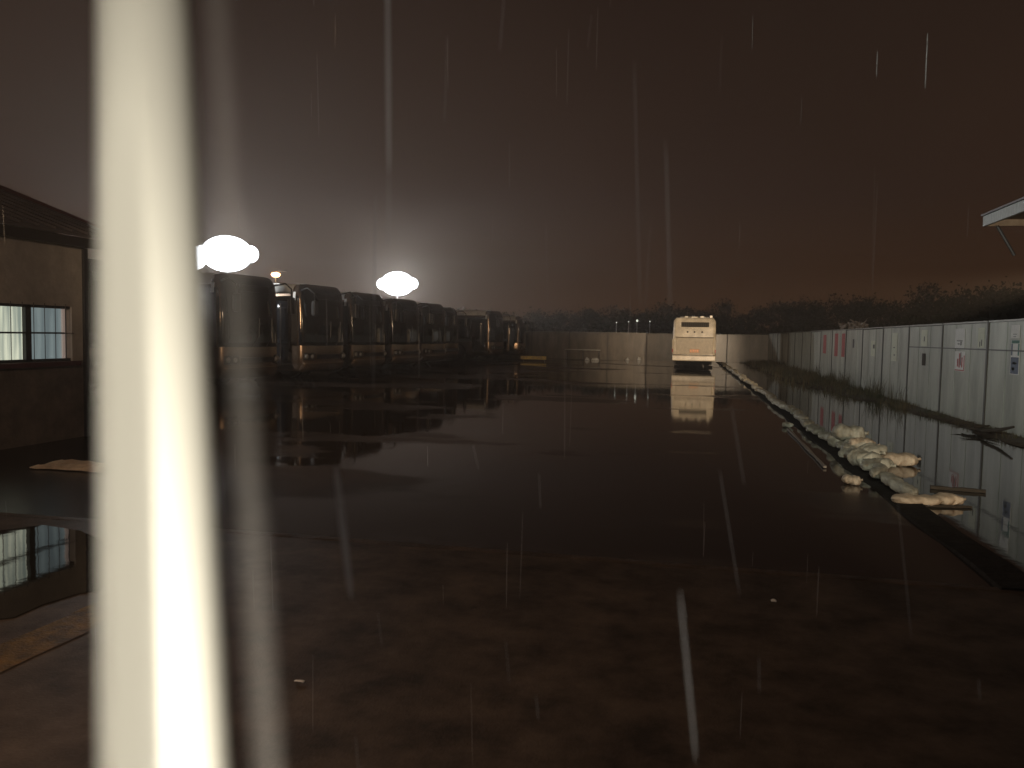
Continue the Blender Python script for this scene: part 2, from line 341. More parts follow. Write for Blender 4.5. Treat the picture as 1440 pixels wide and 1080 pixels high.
# posters and painted strips on the right wall (positions read along the wall)
def wall_y(px, py=500):
    d = ray(px, py); t = (5.75 - CAM.x) / d.x; p = CAM + d * t; return p.y, p.z
def notice(name, label, px0, px1, py0, py1, m, cat='poster', marks=(), group=None):
    ya, _ = wall_y(px0, (py0 + py1) / 2); yb, _ = wall_y(px1, (py0 + py1) / 2)
    _, zt = wall_y((px0 + px1) / 2, py0); _, zb = wall_y((px0 + px1) / 2, py1)
    y0, y1 = min(ya, yb), max(ya, yb); zt = min(zt, WH - .02)
    root = empty(name, (5.735, (y0 + y1) / 2, zb)); tag(root, label, cat, group)
    W, H = (y1 - y0), zt - zb
    MB().box((.004, -W / 2, 0), (.008, W / 2, H)).build('sheet', m, root)
    for (nm, mm, u0_, u1_, v0_, v1_, *rest) in marks:   # u from far edge (left in view) to near edge, v from bottom
        MB().box((.001, W / 2 - W * u1_, H * v0_), (.0035, W / 2 - W * u0_, H * v1_)).build(nm, mm, root)
    return root
def strokes(m, us, vs, n=6, seed=1):
    rnd = random.Random(seed); out = []
    for v in range(n):
        vc = vs[0] + (vs[1] - vs[0]) * (v + .5) / n; h = (vs[1] - vs[0]) / n
        for _ in range(3):
            a = rnd.uniform(us[0], us[1] - .25)
            if rnd.random() < .5: out.append(('lettering', m, a, a + .28, vc - h * .12, vc + h * .06))
            else: out.append(('lettering', m, a + .1, a + .2, vc - h * .35, vc + h * .35))
    # merge overlapping coplanar strokes by nudging is unnecessary: same flat colour, laid out apart
    return out
red_marks = [('lettering', 'redp', .25, .36, .22, .62), ('lettering', 'redp', .42, .52, .18, .9), ('lettering', 'ink', .56, .62, .3, .95), ('lettering', 'redp', .68, .78, .2, .7), ('border', 'redp', .04, .96, .02, .07), ('border', 'redp', .90, .96, .08, .8)]
notice('poster', 'white poster with red vertical lettering on the near part of the wall', 1343.5, 1357.5, 494, 522, 'paper', marks=red_marks)
notice('poster', 'plain whitish paper strip pasted above the red lettered poster', 1344, 1357.5, 462, 490, 'paper', marks=[('lettering', 'ink', .2, .8, .36, .40), ('lettering', 'ink', .3, .5, .2, .25), ('lettering', 'ink', .6, .7, .16, .34)])
notice('poster', 'blue grey picture poster under a green arch near the right edge', 1422, 1434.5, 478, 527, 'paper', marks=[('picture', 'bluep', .06, .94, .02, .5), ('arch', 'greenp', .06, .94, .90, .99), ('arch', 'bluep', .04, .2, .55, .89), ('arch', 'greenp', .8, .95, .55, .89), ('lettering', 'pale', .3, .7, .3, .36), ('lettering', 'pale', .2, .5, .12, .2)])
notice('poster', 'pale strip pasted just above the blue and green poster', 1423, 1435, 457, 476, 'paper', marks=[('lettering', 'ink', .25, .7, .3, .34), ('lettering', 'ink', .3, .6, .12, .16)])
notice('poster', 'narrow cream strip with small dark mark beside the red lettered poster', 1296, 1304.5, 464, 487, 'pale', marks=[('lettering', 'ink', .5, .62, .3, .6)])
notice('scrap', 'torn dark brown paper scrap stuck low under the narrow cream strip', 1297, 1302, 497, 514, 'wood', cat='paper')
notice('poster', 'narrow pale strip at the right end of its panel, next to the red poster', 1376, 1385, 461, 489, 'pale', marks=[('lettering', 'ink', .3, .42, .05, .3), ('lettering', 'ink', .58, .7, .1, .4)])
notice('poster', 'long pale yellowish strip with tiny dark marks in mid wall', 1254.5, 1262, 468, 508, 'pale', marks=[('lettering', 'ink', .35, .6, .46, .50), ('lettering', 'ink', .45, .7, .2, .24)])
notice('poster', 'whitish paper patch with dark edge right of the dark scribble', 1225, 1231, 479, 501, 'pale', marks=[('lettering', 'ink', .55, .9, .5, .75)])
notice('painted_strip', 'faint red vertical strip, leftmost of the three on the wall', 1158, 1162, 471, 497, 'redp', cat='painted strip')
notice('painted_strip', 'bright red vertical strip, middle one of the three on the wall', 1174, 1178.5, 469, 501, 'redp', cat='painted strip')
notice('painted_strip', 'brownish red vertical strip, nearest the dead branches on the wall', 1184, 1188.3, 469, 502, 'redp', cat='painted strip')
notice('painted_strip', 'short black scribble below the dead branches on the wall', 1199.5, 1201.5, 477, 489, 'ink', cat='graffiti')

# ------------------------------------------------------------------ buses
A_, B_, ZC, NN = 1.25, 1.48, 1.80, 9.0
def s_of(y, z): return (abs(y / A_) ** NN + abs((z - ZC) / B_) ** NN) ** (1 / NN)
def front_x(y, z):
    s = min(1.0, s_of(y, z)); rake = -0.16 * max(0, (z - 1.3) / 2.0) ** 2
    return -0.48 + (0.48 + rake) * math.sqrt(max(0, 1 - s ** 4.5)) - .10 * (y / A_) ** 2 * (1 - s ** 8)
def ring(n=48, s=1.0):
    out = []
    for k in range(n):
        a = 2 * math.pi * k / n; c, q = math.cos(a), math.sin(a)
        rr = (abs(c / A_) ** NN + abs(q / B_) ** NN) ** (-1 / NN) * s
        out.append((rr * c, ZC + rr * q))
    return out
def side_y(z, off=0): return A_ * max(0, 1 - abs((z - ZC) / B_) ** NN) ** (1 / NN) + off
def front_pt(y, z, off):
    h = .01; x = front_x(y, z)
    dy = (front_x(y + h, z) - front_x(y - h, z)) / (2 * h); dz = (front_x(y, z + h) - front_x(y, z - h)) / (2 * h)
    nrm = Vector((1, -dy, -dz)).normalized(); return Vector((x, y, z)) + nrm * off
def shell(L):
    b = MB(); n = 48; rings = []
    for s in (.12, .3, .5, .65, .76, .84, .9, .94, .97, .99, 1.0):
        rings.append([(front_x(y, z), y, z) for (y, z) in ring(n, s)])
    for x in (-.8, -2, -4, -6, -8, -L + .35):
        rings.append([(x, y, z) for (y, z) in ring(n)])
    for s, x in ((.985, -L + .15), (.95, -L + .04), (.8, -L), (.3, -L)):
        rings.append([(x, y, z) for (y, z) in ring(n, s)])
    vs = [p for r_ in rings for p in r_]; fs = []
    for i in range(len(rings) - 1):
        for k in range(n): fs.append((i * n + k, i * n + (k + 1) % n, (i + 1) * n + (k + 1) % n, (i + 1) * n + k))
    fs += [tuple(range(n)), tuple((len(rings) - 1) * n + k for k in range(n))[::-1]]
    return b.add(vs, fs)
def panel_front(y0, y1, z0, z1, off, nu=14, nv=12, top_s=None):
    rows = []
    for j in range(nv + 1):
        row = []
        for i in range(nu + 1):
            y = y0 + (y1 - y0) * i / nu; zt = z1
            if top_s: zt = ZC + B_ * (max(0, top_s ** NN - abs(y / A_) ** NN)) ** (1 / NN)
            row.append(front_pt(y, z0 + (zt - z0) * j / nv, off))
        rows.append(row)
    b = MB(); b.grid(rows); return b
def panel_side(sgn, x0, x1, z0, z1, off, nz=8):
    rows = [[(x, sgn * side_y(z0 + (z1 - z0) * j / nz, off), z0 + (z1 - z0) * j / nz) for x in (x0, (x0 + x1) / 2, x1)] for j in range(nz + 1)]
    b = MB(); b.grid(rows); return b
def wheel(parent, x, y, sgn):
    t = MB().lathe([(-.13, .30), (-.14, .44), (-.11, .49), (.11, .49), (.14, .44), (.13, .30)], (x, y, .49), 'y', 24).build('wheel', 'rubber', parent, smooth=True)
    MB().lathe([(-.02, .29), (sgn * .10, .28), (sgn * .06, .2), (sgn * .12, .08), (sgn * .13, .02)], (x, y, .49), 'y', 18).build('rim', 'rim', t, smooth=True)
def make_bus():
    L = 10.6
    root = empty('coach', (0, 0, 0))
    shell(L).build('body', 'silver', root, smooth=True)
    ws = panel_front(-1.235, 1.235, 1.22, 3.2, .008, 26, 16, top_s=.994).build('windscreen', 'glass', root, smooth=True, solid=.006)
    for s in (-.28, .32):
        MB().tube([front_pt(s, 1.25, .03), front_pt(s + .25, 1.5, .035), front_pt(s + .3, 2.05, .035)], .012, 6).build('wiper', 'black', ws)
    panel_front(-.62, .62, 2.78, 2.98, .022, 8, 3).build('destination_display', 'black', root, solid=.01)
    panel_front(-.7, .7, .78, .93, .015, 10, 2).build('grille', 'black', root, solid=.01)
    bp = panel_front(-1.16, 1.16, .40, .68, .03, 18, 5).build('bumper', 'silver', root, smooth=True, solid=.03)
    for s in (-1, 1):
        hb = panel_front(s * .78, s * 1.15, .74, .98, .012, 8, 6).build('headlight', 'black', root, smooth=True, solid=.01)
        for (yy, rr) in ((.88, .075), (1.06, .085)):
            p = front_pt(s * yy, .86, .02); MB().lathe([(-.01, rr), (.02, rr * .95), (.035, rr * .5)], p, 'x', 14).build('lamp', 'lens', hb, smooth=True)
        # mirror on a curved arm
        arm = MB().tube([(-.35, s * 1.15, 3.05), (-.02, s * 1.25, 3.12), (.22, s * 1.22, 2.95), (.24, s * 1.2, 2.7)], .025, 8).build('mirror', 'black', root, smooth=True)
        MB().box((.17, s * 1.2 - .10, 2.2), (.30, s * 1.2 + .10, 2.7)).build('mirror_housing', 'black', arm, bevel=.03)
        MB().box((.160, s * 1.2 - .08, 2.25), (.166, s * 1.2 + .08, 2.65)).build('mirror_glass', 'lens', arm)
        panel_side(s, -.44, -L + .4, 1.22, 2.86, .006, 10).build('window_band', 'black', root, smooth=True, solid=.006)
        nwin = 7
        for k in range(nwin):
            x1 = -1.65 - k * 1.22; x0 = x1 - 1.16
            panel_side(s, x1, x0, 1.4, 2.72, .014, 8).build('side_window', 'glass', root, smooth=True, solid=.005)
        panel_side(s, -.50, -.60, 2.72, 3.0, .016, 3).build('pillar_trim', 'roofw', root, solid=.008)
        for x in (-2.55, -8.0):
            MB().lathe([(-.012, .60), (.012, .60)], (x, s * 1.247, .52), 'y', 24).build('wheel_arch', 'black', root)
            wheel(root, x, s * 1.16, s)
        for k in range(4):
            xx = -3.6 - k * .95
            panel_side(s, xx, xx - .88, .5, 1.08, .008, 3).build('luggage_door', 'silver', root, smooth=True, solid=.006)
        MB().lathe([(0, .03), (.02, .025)], (-4.2, s * 1.27, 2.94), 'y', 8).build('marker_lamp', 'lens', root)
    door = panel_side(-1, -.66, -1.52, .42, 2.7, .018, 8).build('door', 'glass', root, smooth=True, solid=.006)
    MB().box((-1.1, -1.285, .5), (-1.08, -1.272, 2.62)).build('door_seal', 'silver', door)
    # white roof that turns over both shoulders
    rows = []
    for j in range(17):
        u = j / 16; ang = math.pi * u
        z0 = 3.0
        # walk the superellipse from z=3.0 on one side over to the other
        t0 = .46; a = t0 + (math.pi - 2 * t0) * u
        # angle-sampled contour
        c, q = math.cos(a), math.sin(a); rr = (abs(c / A_) ** NN + abs(q / B_) ** NN) ** (-1 / NN) + .012
        rows.append((rr * c, ZC + rr * q))
    lim = [p for p in rows if p[1] > 2.9]
    ys = [side_y(z, .014) for z in (2.95, 3.02, 3.09, 3.15, 3.20, 3.24)]
    prof = [(y, z) for y, z in zip(ys, (2.95, 3.02, 3.09, 3.15, 3.20, 3.24))] + [(.7, 3.294), (.3, 3.30)]
    prof = prof + [(-y, z) for y, z in prof[::-1]]
    b = MB(); b.grid([[(x, y, z) for (y, z) in prof] for x in (-.62, -2, -4, -6, -8, -L + .5)])
    b.build('roof', 'roofw', root, smooth=True, solid=.006)
    MB().box((-6.6, -.8, 3.31), (-4.2, .8, 3.46)).build('roof_unit', 'roofw', root, bevel=.05)
    MB().box((-2.6, -.3, 3.31), (-1.9, .3, 3.36)).build('roof_hatch', 'roofw', root, bevel=.02)
    return root
bus0 = make_bus()
specs = [  # x, y, heading, scale, label
    (-13.45, 16.6, -10, 1.0, 'dark coach farthest left, mostly hidden by the building corner and bright pole'),
    (-12.45, 21.1, -9, 1.0, 'nearest fully seen dark coach in the row, just right of the bright pole'),
    (-12.40, 25.75, -10, 1.0, 'dark coach below the small orange lamp, second right of the pole'),
    (-12.45, 29.95, -10, .99, 'dark coach left of the right floodlight, third right of the pole'),
    (-12.45, 34.3, -10, .98, 'dark coach standing directly below the right floodlight'),
    (-12.55, 38.7, -10, .98, 'dark coach just beyond the one below the right floodlight'),
    (-13.2, 43.3, -10, .97, 'dark coach set back from the row, mostly covered by its neighbour'),
    (-12.5, 52.1, -7, 1.0, 'dark coach showing a long pale roof edge, left of the last coach'),
]
for i, (x, y, a, sc, lab) in enumerate(specs):
    o = bus0 if i == 0 else copy_tree(bus0)
    o.location = (x + .42, y, 0); o.rotation_euler = (0, 0, R(a)); o.scale = (1, 1, sc)
    tag(o, lab, 'coach', 'coaches parked side by side')
bmp = [c for c in bus0.children if c.name.startswith('bumper')][0]
o = copy_tree(bus0); panel_front(-.22, .22, .40, .54, .06, 4, 2).build('number_plate', 'yplate', bmp, solid=.008)
o.location = (-11.35, 56.9, 0); o.rotation_euler = (0, 0, R(6)); o.scale = (1, 1, .93)
tag(o, 'last dark coach at the far end of the row, its corner lit warm', 'coach', 'coaches parked side by side')

# ------------------------------------------------------------------ the white coach seen from behind
def white_coach():
    root = empty('coach', (0.43, 46.4, 0)); tag(root, 'white coach standing alone in the yard, seen from behind', 'coach')
    W = 1.2
    b = MB(); n = 44; ca = .40; ct = 2.86; zc = (ca + ct) / 2; hb = (ct - ca) / 2; P = 20.0
    def rg(s, y, lean=0):
        out = []
        for k in range(n):
            a = 2 * math.pi * k / n; c, q = math.cos(a), math.sin(a); rr = (abs(c / W) ** P + abs(q / hb) ** P) ** (-1 / P) * s
            z = zc + rr * q; out.append((rr * c * (1 - .02 * max(0, z - 1.2)), y + lean * max(0, z - 1.2) * .08, z))
        return out
    rings = [rg(.3, 0, 1), rg(.85, 0, 1), rg(.95, .015, 1), rg(.985, .05, 1), rg(1, .14, 1), rg(1, .6), rg(1, 5), rg(1, 9.2), rg(.97, 9.6), rg(.5, 9.75)]
    vs = [p for r_ in rings for p in r_]; fs = []
    for i in range(len(rings) - 1):
        for k in range(n): fs.append((i * n + k, i * n + (k + 1) % n, (i + 1) * n + (k + 1) % n, (i + 1) * n + k))
    fs += [tuple(range(n)), tuple((len(rings) - 1) * n + k for k in range(n))[::-1]]
    b.add(vs, fs); b.build('body', 'cwhite', root, smooth=True)
    def back(name, x0, x1, z0, z1, pro, m, bev=0, parent=root):
        yo = max(0, (z0 + z1) / 2 - 1.2) * .08
        return MB().box((x0, yo - pro, z0), (x1, yo + .02, z1)).build(name, m, parent, bevel=bev)
    ds = back('display_window', -.74, .78, 2.33, 2.60, .022, mat('dull_display', (.022, .02, .017), .6, spec=.15), .008)
    for k in range(14): back('display_slat', -.68 + k * .104, -.64 + k * .104, 2.37, 2.56, .028, mat('display_slat', (.06, .055, .045), .6, spec=.2) if k == 0 else bpy.data.materials['display_slat'], 0, ds)
    for x in (-.38, .0, .42): 
        MB().lathe([(-.03, .045), (.02, .05)], (x, .06, 2.05), 'y', 12).build('marker_lamp', 'blackmatte', root)
    ep = back('engine_cover', -1.0, 1.04, .80, 1.72, .02, 'coachgrey', .03)
    back('cover_gap', -1.03, 1.07, 1.73, 1.765, .024, 'blackmatte', 0)
    for (a, c_) in ((-.70, -.15), (.08, .72)):
        for k in range(6): back('vent_slat', a, c_, 1.40 + k * .045, 1.418 + k * .045, .028, mat('vent_dark', (.06, .055, .05), .6, spec=.2) if not bpy.data.materials.get('vent_dark') else bpy.data.materials['vent_dark'], 0, ep)
    pl = back('number_plate', -.24, .30, .88, 1.10, .034, 'amber', .006)
    for k, (x, h) in enumerate(((-.17, .10), (-.03, .13), (.09, .11), (.2, .12))):
        back('character', x - .035, x - .012, .93, .93 + h, .044, 'orange', 0, pl)
        back('character', x + .012, x + .034, .93, .93 + h * .9, .044, 'orange', 0, pl)
        back('character', x - .012, x + .012, .93 + h * .62, .93 + h * .8, .044, 'orange', 0, pl)
    bp = MB().box((-1.2, -.07, .42), (1.2, .12, .735)).build('bumper', 'cwhite', root, bevel=.05)
    back('bumper_gap', -1.16, 1.16, .745, .775, .012, 'blackmatte')
    for s in (-1, 1):
        tl = MB().box((s * 1.17 - .05, -.01, .86), (s * 1.17 + .025, .1, 1.65)).build('tail_light', 'coachgrey', root, bevel=.02)
        MB().box((s * 1.17 - .04, -.018, .9), (s * 1.17 + .015, -.011, 1.08)).build('reflector', 'redlens', tl)
        for yy in (2.5,):
            t = MB().lathe([(-.24, .3), (-.25, .42), (-.22, .46), (.22, .46), (.25, .42), (.24, .3)], (s * .86, yy, .46), 'y' if False else 'x', 22).build('wheel', 'rubber', root, smooth=True)
        t = MB().lathe([(-.14, .3), (-.15, .42), (.15, .42), (.14, .3)], (s * .98, 7.8, .46), 'x', 22).build('wheel', 'rubber', root, smooth=True)
        MB().box((s * .86 - .28, 1.9, .12), (s * .86 + .28, 1.93, .5)).build('mud_flap', 'black', root)
    MB().box((-1.0, .35, .22), (1.0, 2.0, .42)).build('underbody', 'blackmatte', root)
    MB().tube([(.7, .02, .33), (.7, .5, .33)], .045, 10).build('exhaust', 'blackmatte', root)
    for (x0, x1, h) in ((-.55, -.38, .1), (-.2, .15, .07), (.3, .5, .1), (.82, .98, .14)):
        MB().box((x0, .5, 2.85), (x1, 1.0, 2.86 + h)).build('roof_fitting', 'cwhite', root, bevel=.015)
    MB().box((-.85, 2.5, 2.85), (.85, 4.6, 2.98)).build('roof_unit', 'cwhite', root, bevel=.04)
    MB().lathe([(0, .05), (.03, .03)], (-1.23, .3, 2.02), 'x', 10).build('side_marker', 'lens', root)
    return root
white_coach()

# ------------------------------------------------------------------ floodlight masts
def flood_mast(name, px, py, depth, nx, nz, hw, hh, label, power, aim_at):
    p = at(px, py, depth)
    root = empty(name, (p.x, p.y, 0)); tag(root, label, 'floodlight')
    MB().tube([(0, 0, 0), (0, 0, p.z + .1)], [.07, .045], 12).build('mast', 'steel', root, smooth=True)
    MB().box((-.2, -.2, 0), (.2, .2, .04)).build('base_plate', 'steel', root)
    d = (Vector(aim_at) - Vector(p)); yaw = math.atan2(d.y, d.x)
    cx, sy = math.cos(yaw), math.sin(yaw)
    tot = 3 * hw
    MB().tube([(sy * tot / 2, -cx * tot / 2, p.z), (-sy * tot / 2, cx * tot / 2, p.z)], .03, 8).build('crossbar', 'steel', root)
    rv = 2.05 * hw  # head enlarged so its glowing glass fills the glare round the lamp
    h = MB().lathe([(-.30, rv * .3), (-.22, rv * .72), (-.05, rv * .98), (.05, rv * 1.02)], (0, 0, 0), 'x', 40).build('floodlight_head', 'black', root, smooth=True)
    h.location = (0, 0, p.z); h.rotation_euler = (0, 0, yaw); h.scale = (1, 1.36, 1)
    MB().lathe([(.052, rv * .99), (.10, rv * .93), (.15, rv * .7), (.18, rv * .3), (.185, .02)], (0, 0, 0), 'x', 40).build('lamp_glass', 'flood_on', h, smooth=True)
    for s_, q_ in ((-1, -.10), (1, .08)):      # side lamps added to widen the glow like glare
        h2 = MB().lathe([(-.20, rv * .2), (-.12, rv * .42), (.02, rv * .50)], (0, 0, 0), 'x', 30).build('floodlight_head', 'black', root, smooth=True)
        h2.location = (-sy * s_ * rv * 1.2, cx * s_ * rv * 1.2, p.z + q_ * rv * .5); h2.rotation_euler = (0, 0, yaw)
        MB().lathe([(.022, rv * .48), (.05, rv * .44), (.08, rv * .3), (.09, .02)], (0, 0, 0), 'x', 30).build('lamp_glass', 'flood_on', h2, smooth=True)
    for s_ in (-1, 1): MB().tube([(-.1, s_ * rv * .95, 0), (-.34, s_ * rv * .5, 0), (-.36, 0, 0)], .03, 8).build('bracket', 'steel', h)
    l = bpy.data.lights.new('flood_beam', 'POINT'); l.shadow_soft_size = .22; l.energy = power; l.color = (0.97, 0.96, 0.94)
    lo = bpy.data.objects.new('flood_beam', l); C.objects.link(lo); lo.location = p + Vector((cx, sy, 0)) * .45
    return root
flood_mast('floodlight_mast', 228, 362, 26.5, 6, 5, .40, .30, 'left of the two close floodlight banks, overlapped by the bright blurred pole', 900, (0, 0, 2))
flood_mast('floodlight_mast', 319, 357, 41, 6, 5, .45, .36, 'floodlight bank just right of the blurred pole, above the nearest coach', 2100, (0, 0, 2))
flood_mast('floodlight_mast', 559, 399, 84, 6, 5, .62, .62, 'distant floodlight bank shining over the middle of the coach row', 7800, (0, 0, 2))

# small orange street lamp beyond the coaches
def street_lamp():
    p = at(388, 386, 110)
    root = empty('street_lamp', (p.x, p.y, 0)); tag(root, 'far small orange street lamp glowing above the coach roofs', 'street lamp')
    MB().tube([(0, 0, 0), (0, 0, p.z + .4), (.9, 0, p.z + .55)], [.12, .09, .05], 10).build('pole', 'steel', root, smooth=True)
    MB().box((.5, -.2, p.z + .42), (1.6, .2, p.z + .6)).build('lamp_head', 'black', root, bevel=.04)
    MB().lathe([(0, .25), (.12, .5), (.34, .62), (.5, .55), (.6, .3)], (0, -.05, p.z - .35), 'z', 16).build('lamp_glass', 'sodium_on', root, smooth=True)
street_lamp()
for k, (px, py, r_) in enumerate(((867, 453.5, .05), (884, 452.5, .04), (896, 451, .09), (914, 452, .05))):
    p = at(px, py, 62.5); root = empty('lamp_post', (p.x, p.y, 0))
    tag(root, ['tiny distant lamp beyond the far wall, leftmost of the four', 'tiny dim lamp beyond the far wall, second of the four', 'brightest of the four tiny lamps beyond the far wall', 'tiny distant lamp nearest the white coach beyond the far wall'][k], 'lamp', 'tiny lamps beyond the far wall')
    MB().tube([(0, 0, 0), (0, 0, p.z - .05)], .04, 8).build('pole', 'steel', root)
    MB().lathe([(-r_, r_ * .5), (0, r_), (r_, r_ * .5)], (0, 0, p.z), 'z', 10).build('lamp_glass', 'dist_on', root, smooth=True)

# ------------------------------------------------------------------ left building
def left_building():
    X0, Y1, H = -9.1, 10.85, 3.06
    root = empty('outbuilding', (X0, Y1, 0)); tag(root, 'low plastered building with barred lit window at the left edge', 'building')
    # local: x toward -X is inside, y <= 0; walls built round the window opening (y from -3.6 to -.42, z 1.17..2.0)
    wy0, wy1, wz0, wz1 = -3.4, -.34, 1.18, 2.0
    w_ = MB(); w_.box((-.22, -14, 0), (0, 0, wz0)); w_.build('lower_wall', 'brick', root)
    w2 = MB(); w2.box((-.22, -14, wz0), (0, wy0, H - .02)); w2.box((-.22, wy1, wz0), (0, 0, H - .02)); w2.box((-.22, wy0, wz1), (0, wy1, H - .02)); w2.build('upper_wall', 'brickup', root)
    e_ = MB().box((-9, -.2, 0), (-.222, -.003, H - .02)); e_.add([(-9, -.2, H - .02), (-.222, -.2, H - .02), (-4.6, -.2, H + 1.55), (-9, -.003, H - .02), (-.222, -.003, H - .02), (-4.6, -.003, H + 1.55)], [(0, 1, 2), (3, 5, 4), (0, 2, 5, 3), (1, 4, 5, 2)])
    e_.build('gable_wall', 'brickup', root)
    MB().box((-.02, wy0 - .1, wz0 - .07), (.07, wy1 + .1, wz0 - .004)).build('window_sill', 'verge', root)
    ym = -1.13
    wn = MB().box((-.12, ym - .05, wz0), (-.03, ym + .05, wz1)).build('window', 'frame', root)
    MB().box((-.12, wy0, wz0), (-.03, wy1, wz0 + .04)).build('frame_rail', 'frame', wn)
    MB().box((-.12, wy0, wz1 - .04), (-.03, wy1, wz1)).build('frame_rail', 'frame', wn)
    MB().box((-.11, wy0, 1.585), (-.04, ym - .052, 1.61)).build('transom', 'frame', wn)
    MB().box((-.11, ym + .052, 1.585), (-.04, wy1 - .1, 1.61)).build('transom', 'frame', wn)
    MB().box((-.10, wy0, wz0 + .04), (-.085, ym - .05, wz1 - .04)).build('pane', 'pane_bright', wn)
    MB().box((-.10, ym + .05, wz0 + .04), (-.085, wy1 - .12, wz1 - .04)).build('pane', 'pane_dim', wn)
    MB().box((-.10, wy1 - .12, wz0 + .04), (-.06, wy1 - .07, wz1 - .04)).build('jamb', 'glowjamb', wn)
    bars = MB()
    for k in range(19):
        y = wy0 + .1 + k * .20
        if y < wy1 - .05: bars.tube([(.03, y, wz0 - .02), (.03, y, wz1 + .03)], .005, 6)
    bars.tube([(.03, wy0, 1.597), (.03, wy1, 1.597)], .006, 6)
    bars.build('window_bars', 'frame', root)
    # roof: eave along the wall, ridge inside, oversailing the end wall by 1.1 m
    ov = 1.08; rx, rz = -4.5, H + 1.62
    r_ = MB(); T = .05
    r_.add([(.06, -14, H), (.06, ov, H), (rx, ov, rz), (rx, -14, rz), (.06, -14, H + T), (.06, ov, H + T), (rx, ov, rz + T), (rx, -14, rz + T)],
           [(0, 1, 2, 3), (7, 6, 5, 4), (0, 4, 5, 1), (1, 5, 6, 2), (2, 6, 7, 3), (3, 7, 4, 0)])
    r_.add([(-9.1, -14, H), (-9.1, ov, H), (rx - .004, ov, rz), (rx - .004, -14, rz), (-9.1, -14, H + T), (-9.1, ov, H + T), (rx - .004, ov, rz + T), (rx - .004, -14, rz + T)],
           [(0, 3, 2, 1), (4, 5, 6, 7), (0, 1, 5, 4), (1, 2, 6, 5), (2, 3, 7, 6), (3, 0, 4, 7)])
    for k in range(46):   # standing ribs of the sheet
        y = -13.8 + k * .32
        if y < ov - .1: r_.add([(.06, y - .02, H + T + .002), (.06, y + .02, H + T + .002), (rx, y + .02, rz + T + .002), (rx, y - .02, rz + T + .002), (.06, y, H + T + .035), (rx, y, rz + T + .035)], [(0, 4, 5, 3), (4, 1, 2, 5), (0, 1, 4), (3, 5, 2)])
    r_.build('roof', 'roofsheet', root)
    v_ = MB(); v_.add([(.075, ov + .003, H - .10), (.075, ov + .035, H - .10), (.075, ov + .003, H + .07), (.075, ov + .035, H + .07), (rx, ov + .003, rz - .04), (rx, ov + .035, rz - .04), (rx, ov + .003, rz + .15), (rx, ov + .035, rz + .15)],
                      [(0, 1, 3, 2), (4, 6, 7, 5), (2, 3, 7, 6), (0, 4, 5, 1), (0, 2, 6, 4), (1, 5, 7, 3)])
    v_.build('verge_board', 'verge', root)
    MB().box((.062, -14, H - .16), (.10, ov - .003, H - .012)).build('gutter', 'frame', root)
    MB().box((-.25, -14, H - .09), (.05, ov - .01, H - .03)).build('soffit', 'brickup', root)
    MB().box((-.02, -.12, 0), (.045, -.04, H - .17)).build('downpipe', 'frame', root)
    return root
left_building()

# ------------------------------------------------------------------ canopy and building at the right edge
def right_building():
    root = empty('canopy_building', (4.6, 14.3, 0)); tag(root, 'pale edged canopy roof of a building cut off by the right edge', 'building')
    z = 3.66 + .06
    MB().box((0, -12, z - .16), (.05, 0, z)).build('fascia', 'fascia', root)
    MB().box((.0, .002, z - .16), (6, .05, z)).build('fascia', 'fascia', root)
    MB().box((.052, -12, z - .06), (6, -.002, z - .02)).build('soffit', 'soffit', root)
    rf = MB(); rf.add([(-.03, -12, z + .004), (-.03, .07, z + .004), (6, .07, z + .5), (6, -12, z + .5), (-.03, -12, z + .03), (-.03, .07, z + .03), (6, .07, z + .53), (6, -12, z + .53)], [(0, 3, 2, 1), (4, 5, 6, 7), (0, 1, 5, 4), (1, 2, 6, 5), (2, 3, 7, 6), (3, 0, 4, 7)])
    rf.build('roof', 'roofsheet', root)
    MB().tube([(.16, -.10, z - .17), (.42, -.10, z - .62), (.43, -.10, z - .64)], .025, 8).build('brace', 'frame', root)
    MB().box((1.75, -12, 0), (5.8, -2.4, z - .065)).build('wall', 'brickup', root)
right_building()

